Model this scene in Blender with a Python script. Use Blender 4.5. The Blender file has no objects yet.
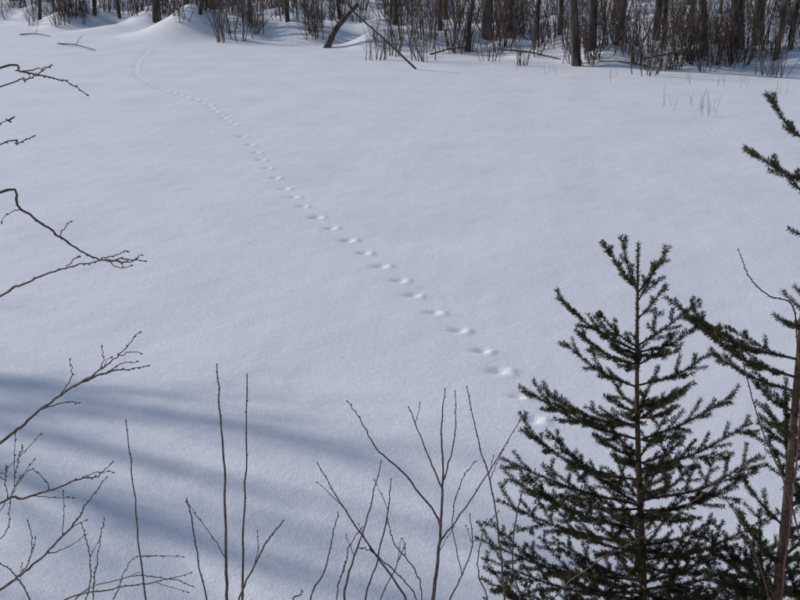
import bpy, math, random, time
import numpy as np
from mathutils import Vector
random.seed(7); rng=np.random.default_rng(7)
scene=bpy.context.scene
T00=time.time()
# ---------------------------------------------------------------- camera
CAM=np.array([0.0,0.0,4.0]); F=1099.0; PITCH=math.radians(17.2)
cd=bpy.data.cameras.new("camera"); cam=bpy.data.objects.new("camera",cd)
scene.collection.objects.link(cam); scene.camera=cam
cam.location=CAM; cam.rotation_euler=(math.pi/2-PITCH,0,0)
cd.sensor_width=36; cd.lens=36*F/800; cd.clip_end=5000; cd.clip_start=0.05
def ray(px,py):
    x=(px-400)/F; u=-(py-300)/F
    return np.array([x, math.cos(PITCH)+u*math.sin(PITCH), -math.sin(PITCH)+u*math.cos(PITCH)])
def P(px,py,D):              # survey point standing D metres north of the viewpoint
    d=ray(px,py); return CAM+d*(D/d[1])
def G0(px,py):
    d=ray(px,py); return CAM+d*(-CAM[2]/d[2])
# ---------------------------------------------------------------- light
SUN_EL=math.radians(28); sx,sy=-0.86,0.5
n=math.hypot(sx,sy); sx/=n; sy/=n
sdir=Vector((sx*math.cos(SUN_EL),sy*math.cos(SUN_EL),math.sin(SUN_EL)))
sl=bpy.data.lights.new("sun","SUN"); sun=bpy.data.objects.new("sun",sl); scene.collection.objects.link(sun)
sl.energy=2.95; sl.angle=math.radians(0.9); sl.color=(1,0.945,0.89)
sun.rotation_euler=sdir.to_track_quat('Z','Y').to_euler()
w=bpy.data.worlds.new("World"); scene.world=w; w.use_nodes=True
nt=w.node_tree; bg=nt.nodes["Background"]; sky=nt.nodes.new("ShaderNodeTexSky")
sky.sky_type='NISHITA'; sky.sun_disc=False; sky.sun_elevation=SUN_EL
sky.sun_rotation=math.atan2(sx,sy); sky.air_density=1.1; sky.dust_density=0.6
nt.links.new(sky.outputs[0],bg.inputs[0]); bg.inputs[1].default_value=0.108
scene.view_settings.view_transform='Standard'; scene.view_settings.look='None'; scene.view_settings.exposure=0
# ---------------------------------------------------------------- materials
def mat(name,c1,c2,scale=20,rough=0.8,bump=0.0,spec=0.3,detail=2,stretch=None):
    m=bpy.data.materials.new(name); m.use_nodes=True; t=m.node_tree; b=t.nodes["Principled BSDF"]
    tc=t.nodes.new("ShaderNodeTexCoord"); nz=t.nodes.new("ShaderNodeTexNoise")
    nz.inputs["Scale"].default_value=scale; nz.inputs["Detail"].default_value=detail
    if stretch:
        mp=t.nodes.new("ShaderNodeMapping"); mp.inputs["Scale"].default_value=stretch
        t.links.new(tc.outputs["Object"],mp.inputs[0]); t.links.new(mp.outputs[0],nz.inputs["Vector"])
    else: t.links.new(tc.outputs["Object"],nz.inputs["Vector"])
    r=t.nodes.new("ShaderNodeValToRGB"); r.color_ramp.elements[0].color=(*c1,1); r.color_ramp.elements[1].color=(*c2,1)
    r.color_ramp.elements[0].position=0.35; r.color_ramp.elements[1].position=0.65
    t.links.new(nz.outputs[0],r.inputs[0]); t.links.new(r.outputs[0],b.inputs["Base Color"])
    b.inputs["Roughness"].default_value=rough; b.inputs["Specular IOR Level"].default_value=spec
    if bump:
        bp=t.nodes.new("ShaderNodeBump"); bp.inputs["Strength"].default_value=bump; bp.inputs["Distance"].default_value=0.02
        t.links.new(nz.outputs[0],bp.inputs["Height"]); t.links.new(bp.outputs[0],b.inputs["Normal"])
    return m
M_needle=mat("spruce_needles",(0.020,0.023,0.008),(0.075,0.068,0.022),scale=7,rough=0.6,spec=0.2)
M_swood=mat("spruce_bark",(0.055,0.036,0.024),(0.12,0.08,0.055),scale=60)
M_twig=mat("twig_bark",(0.045,0.030,0.028),(0.12,0.085,0.072),scale=35,rough=0.6,spec=0.4)
M_twigr=mat("red_twig_bark",(0.08,0.03,0.025),(0.15,0.07,0.055),scale=30,rough=0.5)
M_bud=mat("bud",(0.04,0.025,0.023),(0.08,0.05,0.042),scale=30)
M_shrub=mat("thicket_bark",(0.045,0.029,0.024),(0.14,0.09,0.07),scale=1.5)
M_shrub2=mat("thicket_bark_grey",(0.065,0.052,0.044),(0.18,0.145,0.115),scale=1.5)
M_trunk=mat("tree_bark",(0.03,0.024,0.021),(0.11,0.09,0.075),scale=6,bump=0.8,stretch=(1,1,0.25))
M_grass=mat("dry_grass",(0.28,0.19,0.10),(0.42,0.30,0.17),scale=5)
def snow_mat():
    m=bpy.data.materials.new("snow"); m.use_nodes=True; t=m.node_tree; b=t.nodes["Principled BSDF"]
    tc=t.nodes.new("ShaderNodeTexCoord")
    def nz(s,d,r=0.55):
        k=t.nodes.new("ShaderNodeTexNoise"); k.inputs["Scale"].default_value=s; k.inputs["Detail"].default_value=d
        k.inputs["Roughness"].default_value=r; t.links.new(tc.outputs["Object"],k.inputs["Vector"]); return k
    a=nz(0.5,3); g=nz(60,2,0.75); mid=nz(9,3,0.6)
    r=t.nodes.new("ShaderNodeValToRGB"); e=r.color_ramp.elements
    e[0].position=0.3; e[0].color=(0.77,0.77,0.815,1); e[1].position=0.7; e[1].color=(0.82,0.82,0.855,1)
    t.links.new(a.outputs[0],r.inputs[0]); 
    r2=t.nodes.new("ShaderNodeValToRGB"); e=r2.color_ramp.elements
    e[0].position=0.3; e[0].color=(0.81,0.81,0.82,1); e[1].position=0.7; e[1].color=(1,1,1,1)
    t.links.new(g.outputs[0],r2.inputs[0])
    mx=t.nodes.new("ShaderNodeMix"); mx.data_type='RGBA'; mx.blend_type='MULTIPLY'; mx.inputs[0].default_value=1
    t.links.new(r.outputs[0],mx.inputs[6]); t.links.new(r2.outputs[0],mx.inputs[7])
    t.links.new(mx.outputs[2],b.inputs["Base Color"])
    b1=t.nodes.new("ShaderNodeBump"); b1.inputs["Strength"].default_value=0.75; b1.inputs["Distance"].default_value=0.008
    t.links.new(g.outputs[0],b1.inputs["Height"])
    b2=t.nodes.new("ShaderNodeBump"); b2.inputs["Strength"].default_value=0.3; b2.inputs["Distance"].default_value=0.025
    t.links.new(mid.outputs[0],b2.inputs["Height"]); t.links.new(b1.outputs[0],b2.inputs["Normal"])
    t.links.new(b2.outputs[0],b.inputs["Normal"])
    b.inputs["Roughness"].default_value=0.65; b.inputs["Specular IOR Level"].default_value=0.2
    return m
M_snow=snow_mat()
# ---------------------------------------------------------------- terrain
def sst(a,b,x):
    t=np.clip((x-a)/(b-a),0,1); return t*t*(3-2*t)
SHX=[-60,-40,-26,-14,-10,-2.4,4,8,11,16,40,80]; SHY=[78,76,71,62,58,52,48,43.5,41,41.5,38,30]
def sines(n,lo,hi,seed):
    r=np.random.default_rng(seed); lam=np.exp(r.uniform(math.log(lo),math.log(hi),n)); a=r.uniform(0,2*math.pi,n)
    return [(2*math.pi/l*math.cos(q),2*math.pi/l*math.sin(q),r.uniform(0,6.28),l) for l,q in zip(lam,a)]
S1=sines(14,1.2,7,3); S2=sines(10,0.35,1.1,5); S3=sines(12,2,9,9)
def H(x,y,fine=True):
    x=np.asarray(x,float); y=np.asarray(y,float); z=np.zeros_like(x+y)
    z=z+2.4*(1-sst(0.6,5.7,y+0.15*np.sin(x*1.3)))      # near bank (viewer stands on it)
    lx=-(x+7.5+0.42*np.maximum(y,0)); z=np.maximum(z,0.9*sst(0,4,lx))   # left bank
    sh=np.interp(x,SHX,SHY)+0.5*np.sin(x*0.7)+0.3*np.sin(x*1.9+1)
    d=y-sh; fb=0.75*sst(0,4.5,d)+0.6*sst(6,35,d)
    u=sum(np.sin(a*x+b*y+c)*l*0.018 for a,b,c,l in S3); fb=fb+u*sst(0,4,d)
    z=np.maximum(z,0)+fb
    z=z+1.35*np.exp(-(((x+11.3)/2.3)**2+((y-60.5)/2.4)**2))
    z=z+0.5*np.exp(-(((x+15.8)/2.5)**2+((y-64.5)/2.2)**2))
    if fine:
        z=z+sum(np.sin(a*x+b*y+c)*l*0.0009 for a,b,c,l in S1)+sum(np.sin(a*x+b*y+c)*l*0.0010 for a,b,c,l in S2)
    return z
def hz(x,y): return float(H(np.array([x]),np.array([y]),False)[0])
TT=np.concatenate([np.arange(5,40,0.5),np.arange(40,200,0.1)])
def hit(px,py):
    d=ray(px,py); p=CAM+d*TT[:,None]; z=H(p[:,0],p[:,1],False); k=np.argmax(p[:,2]<=z)
    return p[k].copy() if k>0 else CAM+d*100
TR=[(150,50),(137,62),(136,74),(150,85),(175,93),(205,103),(222,115),(235,127)]
NEAR=[(243,136),(250,145),(256,153),(262,160),(269,169),(277,178),(286,188),(295,197),(305,206),(319,217),(333,228),(349,240),(366,253),(383,266),(400,281),(415,295),(437,312),(461,330),(483,351),(503,372),(520,396),(535,420)]
tw=np.array([G0(*p)[:2] for p in TR])
seg=np.linalg.norm(np.diff(tw,axis=0),axis=1); cum=np.concatenate([[0],np.cumsum(seg)])
prints=[]; s=0
while s<cum[-1]:
    x=np.interp(s,cum,tw[:,0]); y=np.interp(s,cum,tw[:,1]); prints.append((x+random.uniform(-.035,.035),y+random.uniform(-.03,.03))); s+=random.uniform(0.62,0.76)
for p in NEAR:
    g_=G0(*p); prints.append((g_[0]+random.uniform(-.02,.02),g_[1]+random.uniform(-.02,.02)))
fr=np.radians(24)
ang=np.concatenate([np.linspace(-math.pi,-fr,60)[:-1],np.linspace(-fr,fr,760),np.linspace(fr,math.pi,60)[1:]])
rad=np.concatenate([np.geomspace(0.3,5.5,50)[:-1],np.geomspace(5.5,56,800)[:-1],np.geomspace(56,130,110)[:-1],np.geomspace(130,3000,25)])
A,R=np.meshgrid(ang,rad); X=R*np.sin(A); Y=R*np.cos(A); Z=H(X,Y)
for i,(x,y) in enumerate(prints):
    r=math.hypot(x,y); a=math.atan2(x,y)
    i0,i1=np.searchsorted(rad,[r-0.8,r+0.8]); j0,j1=np.searchsorted(ang,[a-0.8/r,a+0.8/r])
    xs=X[i0:i1,j0:j1]-x; ys=Y[i0:i1,j0:j1]-y
    sc=random.uniform(0.92,1.12)*(1.0 if r<20 else 1.0+0.013*(r-20)); dz=0
    rot=random.uniform(-.2,.3); xs,ys=xs*math.cos(rot)-ys*math.sin(rot),xs*math.sin(rot)+ys*math.cos(rot)
    xs=xs/sc; ys=ys/sc
    # paw pit: gentle entry from the upper left, steep right wall with pushed-up lip
    dep=random.uniform(0.026,0.034)*sc
    wx=np.where(xs<-0.02,0.10,0.060); wy=np.where(ys>0.0,0.085,0.075)
    dz=dz-dep*np.exp(-((xs+0.02)/wx)**2-(ys/wy)**2)
    dz=dz+0.55*dep*np.exp(-((xs-0.095)/0.05)**2-((ys+0.025)/0.085)**2)
    dz=dz+0.2*dep*np.exp(-((xs-0.02)/0.10)**2-((ys+0.13)/0.05)**2)
    Z[i0:i1,j0:j1]+=dz
nr,nc=X.shape
verts=np.stack([X,Y,Z],-1).reshape(-1,3)
idx=np.arange(nr*nc).reshape(nr,nc)
q=np.stack([idx[:-1,:-1],idx[:-1,1:],idx[1:,1:],idx[1:,:-1]],-1).reshape(-1,4)[:, ::-1]
def np_mesh(name,v,f,m,smooth=True):
    me=bpy.data.meshes.new(name); k=f.shape[1]
    me.vertices.add(len(v)); me.vertices.foreach_set("co",v.astype(np.float32).ravel())
    me.loops.add(f.size); me.loops.foreach_set("vertex_index",f.astype(np.int32).ravel())
    me.polygons.add(len(f)); me.polygons.foreach_set("loop_start",np.arange(0,f.size,k,dtype=np.int32))
    me.update(calc_edges=True)
    me.polygons.foreach_set("use_smooth",np.full(len(f),smooth,dtype=bool))
    me.materials.append(m); return me
def obj(name,data,parent=None,loc=None):
    o=bpy.data.objects.new(name,data); scene.collection.objects.link(o)
    if parent: o.parent=parent
    if loc is not None: o.location=loc
    return o
obj("snow_ground",np_mesh("snow_ground",verts,q,M_snow))
# ---------------------------------------------------------------- tubes
class Tubes:
    def __init__(s): s.v=[]; s.f=[]; s.n=0
    def tube(s,pts,radii,k=5):
        pts=np.asarray(pts,float); m=len(pts)
        t=np.empty_like(pts); t[1:-1]=pts[2:]-pts[:-2]; t[0]=pts[1]-pts[0]; t[-1]=pts[-1]-pts[-2]
        t/=np.sqrt((t*t).sum(1))[:,None]+1e-9
        ref=np.array([0.31,0.17,0.93]) if abs(t[0][2])<0.9 else np.array([1.0,0.1,0.0])
        a=np.stack([t[:,1]*ref[2]-t[:,2]*ref[1],t[:,2]*ref[0]-t[:,0]*ref[2],t[:,0]*ref[1]-t[:,1]*ref[0]],1)
        a/=np.sqrt((a*a).sum(1))[:,None]+1e-9
        b=np.stack([t[:,1]*a[:,2]-t[:,2]*a[:,1],t[:,2]*a[:,0]-t[:,0]*a[:,2],t[:,0]*a[:,1]-t[:,1]*a[:,0]],1)
        th=np.arange(k)*2*math.pi/k
        ring=pts[:,None,:]+(a[:,None,:]*np.cos(th)[None,:,None]+b[:,None,:]*np.sin(th)[None,:,None])*np.asarray(radii)[:,None,None]
        s.v.append(ring.reshape(-1,3)); i=np.arange(m-1)[:,None]*k; j=np.arange(k)[None,:]; j2=(j+1)%k
        f=np.stack([i+j,i+j2,i+k+j2,i+k+j],-1).reshape(-1,4)+s.n; s.f.append(f); s.n+=m*k
    def bud(s,p,d,r,l):
        d=d/(np.linalg.norm(d)+1e-9)
        s.tube([p,p+d*l*.35,p+d*l*.7,p+d*l],[r*.5,r,r*.75,r*.1],5)
    def mesh(s,name,m): return np_mesh(name,np.concatenate(s.v),np.concatenate(s.f),m)
def smooth(pts,n=6):
    pts=np.asarray(pts,float); out=[]
    e=np.vstack([2*pts[0]-pts[1],pts,2*pts[-1]-pts[-2]])
    t=np.linspace(0,1,n,endpoint=False)[:,None]
    for i in range(1,len(e)-2):
        p0,p1,p2,p3=e[i-1],e[i],e[i+1],e[i+2]
        out.append(.5*((2*p1)+(-p0+p2)*t+(2*p0-5*p1+4*p2-p3)*t*t+(-p0+3*p1-3*p2+p3)*t**3))
    out.append(pts[-1:]); return np.concatenate(out)
def unit(v): return v/(math.sqrt(float((v*v).sum()))+1e-9)
def cross(a,b): return np.array([a[1]*b[2]-a[2]*b[1],a[2]*b[0]-a[0]*b[2],a[0]*b[1]-a[1]*b[0]])
# ---------------------------------------------------------------- foreground twigs
def twig(T,B,pts,r0,r1,buds=True,side=0,kink=0.0018):
    c=smooth(pts,6); L=np.linalg.norm(np.diff(c,axis=0),axis=1).sum(); m=len(c)
    c[1:-1]+=rng.normal(0,kink,(m-2,3)); 
    T.tube(c,np.linspace(r0,r1,m)*(1+0.12*rng.random(m)),6)
    if buds:
        nb=int(L/0.042); sg=1
        for k in range(nb):
            u=(k+0.6)/nb*(m-1)*0.98; i=min(int(u),m-2); p=c[i]+(c[i+1]-c[i])*(u-i); d=unit(c[i+1]-c[i])
            if u/(m-1)<0.25: continue
            sd=unit(cross(d,rng.normal(0,1,3)))
            B.bud(p,d*0.9+sd*0.6*sg,0.0024,0.0105); sg=-sg
        B.bud(c[-1],unit(c[-1]-c[-2]),0.0028,0.012)
    for k in range(side):
        u=random.uniform(0.4,0.9)*(m-1); i=int(u); d=unit(c[min(i+1,m-1)]-c[i])
        sd=unit(cross(d,rng.normal(0,1,3))); l=random.uniform(0.05,0.17)*min(1,L)
        p=c[i]; e=p+unit(d+sd*0.7)*l+np.array([0,0,0.02])
        mid=(p+e)/2+rng.normal(0,0.003,3)
        twig(T,B,[p,mid,e],max(r1,0.0014)*1.05,0.0010,buds,0,0.001)
def shrub(name,stems,m=None):
    T=Tubes(); B=Tubes()
    for s_ in stems: twig(T,B,*s_[0:1],**s_[1])
    e=obj(name,None); obj("stems",T.mesh("stems",m or M_twig),e)
    if B.v: obj("buds",B.mesh("buds",M_bud),e)
    return e
def W(l,D,dD=0.15):   # outline points at depths around D
    n_=len(l); a=random.uniform(-dD,dD); return [P(x,y,D+a*i/max(1,n_-1)) for i,(x,y) in enumerate(l)]
def rooted(l,D,root=None,dD=0.2):
    p=W(l,D,dD); q_=p[0]
    r=np.array([q_[0]+random.uniform(-.06,.06),q_[1]-0.05,0]) if root is None else np.array([root[0],root[1],0.])
    r[2]=hz(r[0],r[1])-0.05
    return [r,(r*0.45+q_*0.55)+np.array([0,0,0.02])]+p
O=dict
root=(-2.0,3.3)
base=np.array([root[0],root[1],hz(*root)-0.05])
m1=[base,base+[0.1,0,0.8],base+[0.12,0.02,1.5],base+[0.2,0.05,2.3],base+[0.18,0.05,3.0]]
m2=[base+[0.1,0.05,0],base+[0.3,0.1,0.5],base+[0.42,0.12,1.0],base+[0.5,0.1,1.35]]
J=lambda z:base+np.array([0.14,0.03,z])
st=[(m1,O(r0=0.016,r1=0.006,side=3)),(m2,O(r0=0.012,r1=0.005,side=1))]
def LB(z,l,r0=0.0045,r1=0.0013,side=1,D=3.4): st.append(([J(z)]+W(l,D,0.2),O(r0=r0*1.1,r1=r1*1.1,side=side)))
def SB(l,r0=0.002,r1=0.001,side=0): st.append((W(l,3.4,.05),O(r0=r0*1.15,r1=r1*1.15,side=side)))
LB(2.35,[(-5,70),(20,72),(45,76),(66,82),(86,94)],0.0036,0.0012,0);LB(2.3,[(0,86),(25,80),(36,75),(50,66)],0.0025,side=0);SB([(20,72),(38,69),(48,67)],.0018)
LB(2.1,[(-5,146),(18,143),(34,136)],0.0026,0.0011,0);LB(2.15,[(-5,126),(9,121)],0.002,0.001,0)
LB(1.9,[(-5,194),(20,209),(48,228),(76,248),(100,260),(124,259),(144,261)],0.0046,side=0);SB([(100,260),(118,254),(126,251)]);SB([(112,260),(130,262),(141,255)],.0016);SB([(60,236),(66,226),(70,222)],.0015);SB([(20,209),(10,212),(2,221)],.0015)
LB(1.5,[(-5,299),(22,285),(50,272),(80,264),(104,261),(126,262)],0.004,side=0);SB([(66,267),(76,258),(80,256)],.0015);SB([(108,261),(120,268),(130,266)],.0015)
LB(1.0,[(-5,446),(20,427),(45,406),(76,385),(106,373),(126,369),(147,366)],0.0058,side=0)
SB([(74,387),(100,370),(120,354),(139,333)],0.003,0.0012,1);SB([(100,370),(104,358),(102,348)],.0016);SB([(60,396),(72,376),(70,361)]);SB([(40,410),(66,402),(78,403)]);SB([(106,373),(122,363),(136,362)],.0018);SB([(118,356),(130,352),(140,353)],.0015)
LB(0.8,[(-5,506),(22,499),(50,490),(80,479),(98,476),(112,463)],0.0045,side=1);SB([(50,490),(44,478),(34,470)],.0016);SB([(80,479),(96,472),(112,472)],.0016)
LB(0.55,[(-5,592),(20,575),(45,554),(70,528),(88,502),(106,478)],0.0052,side=2)
SB([(45,554),(66,548),(84,536)],.002);SB([(20,575),(30,560),(32,540),(28,522)],.0022,.001,1)
LB(0.6,[(-5,545),(10,500),(18,462),(22,446)],0.0018,0.0007,3);LB(0.6,[(-5,520),(5,480),(6,466)],0.0018,0.0007,3)
SB([(10,500),(20,480),(30,470)],.0013,.0007,1)
shrub("bare_shrub",st)
st=[];rt=(-1.35,4.0)
for l,r in [([(60,605),(110,590),(155,582),(190,573)],0.0042),([(85,612),(90,580),(88,548),(82,525)],0.003),([(92,612),(95,575),(100,540),(104,520)],0.0026),
            ([(30,600),(10,570),(-10,560)],0.0035),([(75,600),(130,577),(165,578),(192,586)],0.0025),([(110,612),(118,590),(132,560),(160,556)],0.0022)]:
    st.append((rooted(l,3.9,rt),O(r0=r*1.3,r1=0.0013,side=1)))
shrub("bare_shrub",st)
st=[(rooted([(147,606),(138,540),(133,480),(126,422)],3.8,dD=.1),O(r0=0.005,r1=0.0017,side=0))]
shrub("bare_sapling",st)
st=[]
rt=(P(232,600,4.0)[0],3.95)
for l,r,sd in [([(227,606),(226,540),(224,470),(220,410),(217,366)],0.0074,0),([(242,606),(243,540),(246,470),(247,376)],0.0064,0),
            ([(208,606),(198,560),(192,520),(187,500)],0.0033,0),([(238,606),(252,570),(268,540),(283,521)],0.0042,1)]:
    st.append((rooted(l,3.9,rt,.1),O(r0=r*1.2,r1=0.0022,side=sd)))
st.append((W([(226,560),(215,540),(200,520),(187,503)],3.9),O(r0=0.002,r1=0.001)))
shrub("bare_sapling",st)
st=[]; rt=(P(400,600,4.2)[0],4.1)
for l,r,sd in [([(432,606),(438,560),(441,520),(443,470),(441,430),(445,390)],0.0086,1),
     ([(441,528),(432,508),(400,470),(376,448),(362,422),(348,402)],0.005,0),
     ([(441,540),(460,515),(490,470),(524,414)],0.0042,1),
     ([(443,490),(430,460),(418,430),(409,408)],0.0036,1),
     ([(444,480),(453,445),(456,420),(455,392)],0.0032,0),
     ([(505,606),(500,550),(492,490),(478,440),(467,388)],0.005,1),
     ([(448,606),(462,575),(472,545),(470,515)],0.0035,1),
     ([(345,606),(352,565),(368,515),(381,462)],0.006,1),
     ([(408,606),(372,550),(345,510),(318,464)],0.0054,1),
     ([(365,606),(378,560),(388,510),(391,480)],0.0046,1),
     ([(312,606),(325,570),(333,535),(338,514)],0.004,0),
     ([(380,606),(395,570),(405,545)],0.003,1),
     ([(296,606),(300,595),(302,590)],0.003,0),
     ([(520,606),(512,560),(520,500),(535,470)],0.004,1),
     ([(462,575),(452,520),(462,480),(475,462)],0.0025,1),
     ([(338,606),(344,570),(350,545),(362,528)],0.003,1),
     ([(418,606),(398,575),(372,552),(360,548)],0.003,1),
     ([(422,606),(415,570),(395,545),(388,520)],0.003,1),
     ([(488,606),(478,570),(484,530),(498,512)],0.003,1)]:
    if l[0][1]>590: st.append((rooted(l,4.2,rt if l[0][0]<470 else (0.42,4.2),.15),O(r0=r*1.25,r1=0.0018,side=sd)))
    else: st.append((W(l,4.2,.1),O(r0=r,r1=0.0016,side=sd)))
shrub("bare_shrub",st)
st=[]
for l,r in [([(812,606),(790,500),(762,430),(745,370),(737,335)],0.004),([(800,420),(797,340),(792,305),(770,296),(750,278),(739,251)],0.0032),([(550,606),(600,560),(655,530),(720,480)],0.003),([(770,606),(740,520),(700,470),(680,440)],0.003)]:
    st.append((rooted(l,3.95 if l[0][0]>700 else 4.1,dD=.05),O(r0=r*1.3,r1=0.0013,kink=0.001)))
shrub("dogwood_shrub",st,M_twigr)
# ---------------------------------------------------------------- spruces
def make_spruce(name,base,top,explicit,generic):
    T=Tubes(); NV=[]
    axis=top-base
    tr=smooth([base,base+axis*0.35+[0.01,0,0],base+axis*0.7+[-0.008,0.01,0],top],8)
    T.tube(tr,np.linspace(0.028,0.003,len(tr)),8)
    def needles(c,dens,ln=0.017,start=0.0):
        d=np.diff(c,axis=0); l=np.linalg.norm(d,axis=1); Ltot=l.sum()
        N=int(Ltot*dens); 
        if N<2: return
        cu=np.concatenate([[0],np.cumsum(l)]); s=rng.uniform(start*Ltot,Ltot,N)
        i=np.clip(np.searchsorted(cu,s)-1,0,len(l)-1)
        dr=d[i]/l[i][:,None]; p=c[i]+dr*(s-cu[i])[:,None]
        rv=rng.normal(0,1,(N,3)); rv[:,2]+=0.35; rv-=dr*(rv*dr).sum(1)[:,None]; rv/=np.linalg.norm(rv,axis=1)[:,None]+1e-9
        nd=dr*rng.uniform(0.35,0.9,N)[:,None]+rv; nd/=np.linalg.norm(nd,axis=1)[:,None]
        L=ln*rng.uniform(0.7,1.15,N)[:,None]
        wv=np.cross(nd,rng.normal(0,1,(N,3))); wv/=np.linalg.norm(wv,axis=1)[:,None]; wv*=0.0013
        mid=p+nd*L*0.5
        NV.append(np.stack([p-wv*0.6,mid-wv,p+nd*L,mid+wv],1))
    def branch(o,tip,r,lvl=0):
        v=tip-o; L=np.linalg.norm(v)
        mid=o+v*0.5+np.array([0,0,-0.08*L if lvl==0 else -0.03*L])+rng.normal(0,0.015*L,3)
        c=smooth([o,mid,tip],6 if lvl==0 else 3); T.tube(c,np.linspace(r,0.0016,len(c)),5 if lvl==0 else 3)
        needles(c,1600,0.0195,0.02 if lvl else 0.1)
        if L<0.11: return
        sp=0.050; k=int(L*0.86/sp); up=np.array([0,0,1.0]); sd=1 if random.random()<.5 else -1
        for j in range(k):
            u=0.13+0.85*(j+random.random()*0.7)/k
            if u>0.93: continue
            ii=u*(len(c)-1); i=int(ii); p=c[i]+(c[min(i+1,len(c)-1)]-c[i])*(ii-i)
            d=unit(c[min(i+1,len(c)-1)]-c[max(i-1,0)]); lat=unit(cross(d,up))*sd; sd=-sd
            ll=(0.18+0.34*(1-u))*L*random.uniform(0.55,1.1) if lvl==0 else 0.3*L*random.uniform(.6,1.1)
            ll=min(max(ll,0.035),0.24)
            if lvl and ll<0.045: continue
            q_=p+unit(d*0.8+lat*0.95+np.array([0,0,random.uniform(-0.2,0.4)]))*ll+np.array([0,0,0.07*ll])
            branch(p,q_,0.0022,lvl+1)
    for o,t,r in explicit: branch(o,t,r)
    for h,az,L,el in generic:
        o=base+axis*h; dv=np.array([math.cos(az)*math.cos(el),math.sin(az)*math.cos(el),math.sin(el)])
        branch(o,o+dv*L,0.004+0.006*L)
    needles(tr[-7:],1300,0.018)
    e=obj(name,None); obj("trunk_and_limbs",T.mesh("spruce_wood",M_swood),e)
    nv=np.concatenate(NV); f=np.arange(len(nv)*4).reshape(-1,4)
    obj("needles",np_mesh("spruce_needles",nv.reshape(-1,3),f,M_needle,False),e)
D1=4.6
top=P(638,243,D1); bt=P(641,600,D1); dirn=(bt-top)/(top[2]-bt[2]); zb=hz(bt[0],D1)-0.03; base1=top+dirn*(top[2]-zb)
def trunk_at(py): 
    p=P(640,py,D1); return top+dirn*(top[2]-p[2])
ex=[]
for px,py,oy,dd in [(603,242,290,-.05),(621,236,295,.05),(670,246,292,.03),(655,262,300,-.08),(667,284,318,.05),(557,297,352,.03),(575,330,365,-.15),(598,312,348,.12),
     (701,325,352,-.05),(700,300,345,.1),(712,352,385,.1),(563,342,388,.1),(548,395,425,-.1),(519,386,440,.0),(752,422,470,.02),(735,395,440,-.1),(690,385,410,-.2),
     (500,458,505,.05),(520,430,480,-.15),(745,478,515,-.05),(766,520,560,.05),(475,538,580,0),(497,500,545,.15),(480,578,620,-.1),(792,560,620,.05),(770,590,650,-.1),(470,610,680,.1),
     (510,480,530,-.2),(488,560,600,.2),(500,590,640,-.25),(760,455,500,.15),(775,545,590,.2)]:
    o=trunk_at(oy); ex.append((o,P(px,py,D1+dd),0.004+0.00002*abs(px-640)))
gen=[]
HW=[0.80,0.70,0.61,0.52,0.44,0.36,0.28,0.2,0.12,0.06]      # whorls, with a few branches between them
for hw in HW:
    n_=random.randint(7,9) if hw<0.55 else 6; a0_=random.uniform(0,6.28)
    for i in range(n_):
        h=hw+random.uniform(-.012,.012); gen.append((h,a0_+i*6.28/n_+random.uniform(-.25,.25),(0.12+0.62*(0.9-h)**0.75)*random.uniform(0.65,1.0),math.radians(random.uniform(10,28)+30*max(0,h-0.55))))
for k in range(30):
    u=random.random()**0.72; h=0.82-0.77*u
    gen.append((h,random.uniform(0,6.28),(0.12+0.62*(0.9-h)**0.75)*random.uniform(0.35,0.7),math.radians(random.uniform(8,30))))
make_spruce("spruce_tree",base1,top,ex,gen)
D2=4.15
top2=P(842,-25,D2); base2=np.array([top2[0]+0.02,D2,hz(top2[0],D2)-0.03]); a2=top2-base2
def t2(py):
    p=P(842,py,D2); return base2+a2*((p[2]-base2[2])/a2[2])
ex=[]
for px,py,oy,dd in [(766,94,150,0),(744,147,185,-.05),(790,178,200,.1),(788,229,235,.05),(664,297,360,.0),(690,320,378,-.1),(712,354,392,.1),(752,380,412,.05),(765,405,440,-.1),
     (742,478,525,.1),(738,510,565,-.1),(750,545,590,.0),(720,590,645,.1),(775,450,480,.2),(735,610,670,-.1),(760,575,600,.2)]:
    ex.append((t2(oy),P(px,py,D2+dd),0.006))
gen=[]
for k in range(55):
    u=random.random(); h=0.93-0.85*u; az=random.uniform(-math.pi*0.45,math.pi*0.45)
    gen.append((h,az,(0.15+0.75*(1-h)**0.8)*random.uniform(.6,1),math.radians(random.uniform(10,35))))
for k in range(12):
    h=random.uniform(0.05,0.3); gen.append((h,math.pi+random.uniform(-1,1),0.5*random.uniform(.6,1),math.radians(random.uniform(5,25))))
make_spruce("spruce_tree",base2,top2,ex,gen)
# ---------------------------------------------------------------- bare trees / thicket
random.seed(21); rng=np.random.default_rng(21)
def limb(T,p,d,L,r,lvl,k=4,maxl=2,nb=None,up=0.25,tip=0.35,m=7,rmin=0.008):
    pts=[p]; dd=unit(d); rn=rng.normal(0,0.18/math.sqrt(m),(m,3))
    for i in range(m):
        dd=unit(dd+rn[i]+np.array([0,0,up*0.12])); pts.append(pts[-1]+dd*(L/m))
    pts=np.array(pts); T.tube(pts,np.linspace(r,r*tip,m+1),k)
    if lvl>=maxl: return
    n_=nb[lvl]
    for j in range(n_):
        u=(0.3 if lvl==0 else 0.15)+0.68*(j+random.random())/n_; i=min(int(u*m),m-1); q_=pts[i]+(pts[i+1]-pts[i])*(u*m-i)
        d0=unit(pts[i+1]-pts[i]); sd=unit(cross(d0,rng.normal(0,1,3)))
        limb(T,q_,d0*0.75+sd*random.uniform(.5,.9)+np.array([0,0,0.2]),L*random.uniform(0.25,0.5)*(1.15-u*0.6),max(r*(1-u*0.6)*0.42,rmin),lvl+1,3,maxl,nb,up,tip,4,rmin)
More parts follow.
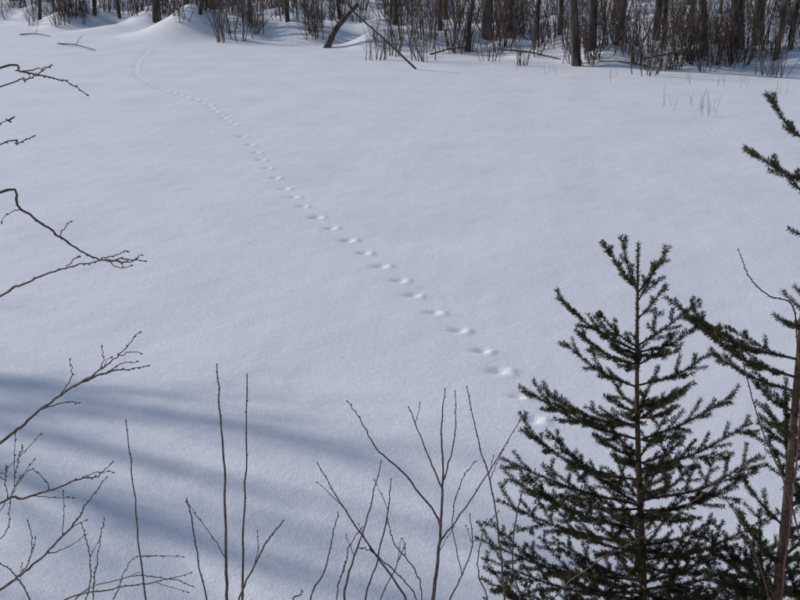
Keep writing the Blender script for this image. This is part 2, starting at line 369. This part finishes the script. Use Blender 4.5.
def tree_mesh(nm,Ht,r,lean=0.03,nb=(11,6,3),maxl=3):
    T=Tubes(); limb(T,np.array([0,0,-0.15]),np.array([random.uniform(-lean,lean),random.uniform(-lean,lean),1]),Ht,r,0,8,maxl,nb,0.3,0.2)
    return T.mesh(nm,M_trunk)
def shrub_mesh(nm,Ht,n_,m):
    T=Tubes()
    for i in range(n_):
        a=random.uniform(0,6.28); t=abs(random.gauss(0.08,0.34)); d=np.array([math.cos(a)*t,math.sin(a)*t,1])
        o=np.array([math.cos(a),math.sin(a),0])*random.uniform(0,0.7)-[0,0,0.1]
        limb(T,o,d,Ht*random.uniform(0.4,1.0),random.uniform(0.014,0.034),0,4,2,(4,2),0.15,0.3,5,0.006)
    return T.mesh(nm,m)
trees=[tree_mesh("bare_tree_mesh",random.uniform(8,11),random.uniform(0.13,0.19)) for _ in range(5)]
slim=[tree_mesh("slim_tree_mesh",random.uniform(5,8),random.uniform(0.05,0.085),0.08,(9,5,3),2) for _ in range(6)]
shr=[shrub_mesh("shrub_mesh",random.uniform(2.2,4.2),random.randint(8,16),random.choice([M_shrub,M_shrub,M_shrub2])) for _ in range(14)]
def put(name,me,x,y,s=1,rz=None,parent=None,tilt=(0,0)):
    o=obj(name,me,parent,(x,y,hz(x,y))); o.scale=(s,s,s); o.rotation_euler=(tilt[0],tilt[1],random.uniform(0,6.28) if rz is None else rz); return o
for px,py,wd,ti in [(157,22,11,0.02),(577,66,10,0.0),(592,50,8,-.03),(655,40,8,.02),(737,48,14,.03),(757,44,11,-.03),(486,38,10,0.0),(468,52,6,-.02),(440,30,7,.05),(250,22,7,.02),(705,55,6,.08),(536,40,6,-.08),(664,50,6,.04),(620,40,5,.05),(775,60,6,-.1),(395,25,6,-.05),(288,22,6,.03),(40,20,6,.03),(95,15,7,-.03),(120,18,5,.05),(200,14,5,.0),(340,20,6,.04),(510,30,6,.0),(560,35,5,.06),(690,38,7,-.04),(790,50,7,.03)]:
    p=hit(px,py); rr=wd/F*p[1]/2
    me=trees[random.randrange(5)] if wd>7 else slim[random.randrange(6)]
    b=0.16 if wd>7 else 0.068
    o=put("bare_tree",me,p[0],p[1],1,None,None,(0,ti)); s_=min(max(rr/b,0.7),1.6); o.scale=(s_,s_,max(s_,0.85))
# shadow-throwing trees on the left bank, out of view
for tx,ty,kind in [(-4.5,10.8,1),(-4.2,10.0,0),(-3.4,9.4,0),(-3.3,8.7,1),(-2.2,8.2,0),(-2.8,7.7,0),(-1.5,7.2,0),(-1.2,6.6,0),(-4.0,7.0,0),(0.3,6.2,1),(-2,5.4,1),(-3,6.2,0),(-3.8,8.2,0)]:
    d_=random.uniform(13,20); put("bare_tree",(trees if kind else slim)[random.randrange(5)],tx+sx*d_-1,ty+sy*d_+.3,random.uniform(0.95,1.2) if kind else random.uniform(1.35,1.7))
p0=hit(325,48); Dl=p0[1]
T=Tubes(); c=smooth([p0-[0,0,.2],P(334,32,Dl+.2),P(344,19,Dl+.3),P(358,4,Dl+.5)],6); T.tube(c,np.linspace(0.16,0.08,len(c))*(1+0.25*rng.random(len(c))),10)
for i in (3,6,9,12,14,16):
    limb(T,c[i],np.array([random.uniform(-1,1),-.2,random.uniform(.2,.8)]),random.uniform(.8,1.8),0.03,0,4,1,(4,))
obj("leaning_tree_trunk",T.mesh("leaning_trunk",M_trunk))
p1=hit(416,69); T=Tubes(); c=smooth([P(345,-4,p1[1]+1.0),P(352,10,p1[1]+.8),P(383,38,p1[1]+.3),p1],6); T.tube(c,np.linspace(0.03,0.048,len(c)),6); obj("leaning_pole",T.mesh("leaning_pole",M_shrub2))
for (ax_,ay),(bx,by),r in [((58,44),(95,51),.04),((500,50),(560,60),.04),((600,62),(660,70),.035),((640,60),(700,54),.04),((20,35),(50,37),.04),((430,55),(470,48),.04)]:
    a_=hit(ax_,ay); b_=hit(bx,by); T=Tubes(); T.tube(smooth([a_+[0,0,.02],(a_+b_)/2+[0,0,.12],b_+[0,0,.05]],5),np.linspace(r,r*.5,11),6)
    limb(T,(a_+b_)/2+[0,0,.1],np.array([.5,0,.6]),.6,.02,0,3,1,(2,))
    obj("fallen_branch",T.mesh("fallen_branch",M_trunk))
th=obj("shrub_thicket",None)
for (xa,xb,ya,yb,n_) in [(5,85,13,26,14),(85,180,8,18,11),(215,262,26,44,8),(180,300,8,26,11),(300,345,16,44,8),(375,470,34,62,13),(470,560,36,66,14),(560,640,42,70,13),(630,710,50,78,13),(700,810,48,78,14),(600,810,28,55,24),(350,600,16,38,30),(0,360,3,14,42)]:
    for _ in range(n_):
        p=hit(random.uniform(xa,xb),random.uniform(ya,yb)); put("shrub",random.choice(shr),p[0],p[1],random.uniform(.4,1.0),None,th)
for _ in range(460):
    x=random.uniform(-46,46); sh=float(np.interp(x,SHX,SHY)); y=sh+random.uniform(5,38)
    put("shrub",random.choice(shr),x,y,random.uniform(.6,1.2),None,th)
fo=obj("distant_forest",None)
for _ in range(170):
    x=random.uniform(-70,70); sh=float(np.interp(x,SHX,SHY)); y=sh+random.uniform(9,65)
    put("tree",random.choice(trees+slim+slim),x,y,random.uniform(.8,1.4),None,fo)
T=Tubes()
for px,py in [(700,112),(703,116),(697,108),(708,114),(745,88),(690,84),(720,86),(520,70),(612,80),(668,108),(550,74),(780,92)]:
    for _ in range(4):
        p=hit(px+random.uniform(-6,6),py+random.uniform(-3,3)); t_=p+np.array([random.uniform(-.15,.15),random.uniform(-.1,.1),random.uniform(.3,.8)])
        T.tube(smooth([p-[0,0,.03],(p+t_)/2+rng.normal(0,.02,3),t_],4),np.linspace(0.006,0.003,9),3)
obj("dry_grass",T.mesh("dry_grass",M_grass))
print("all",time.time()-T00)
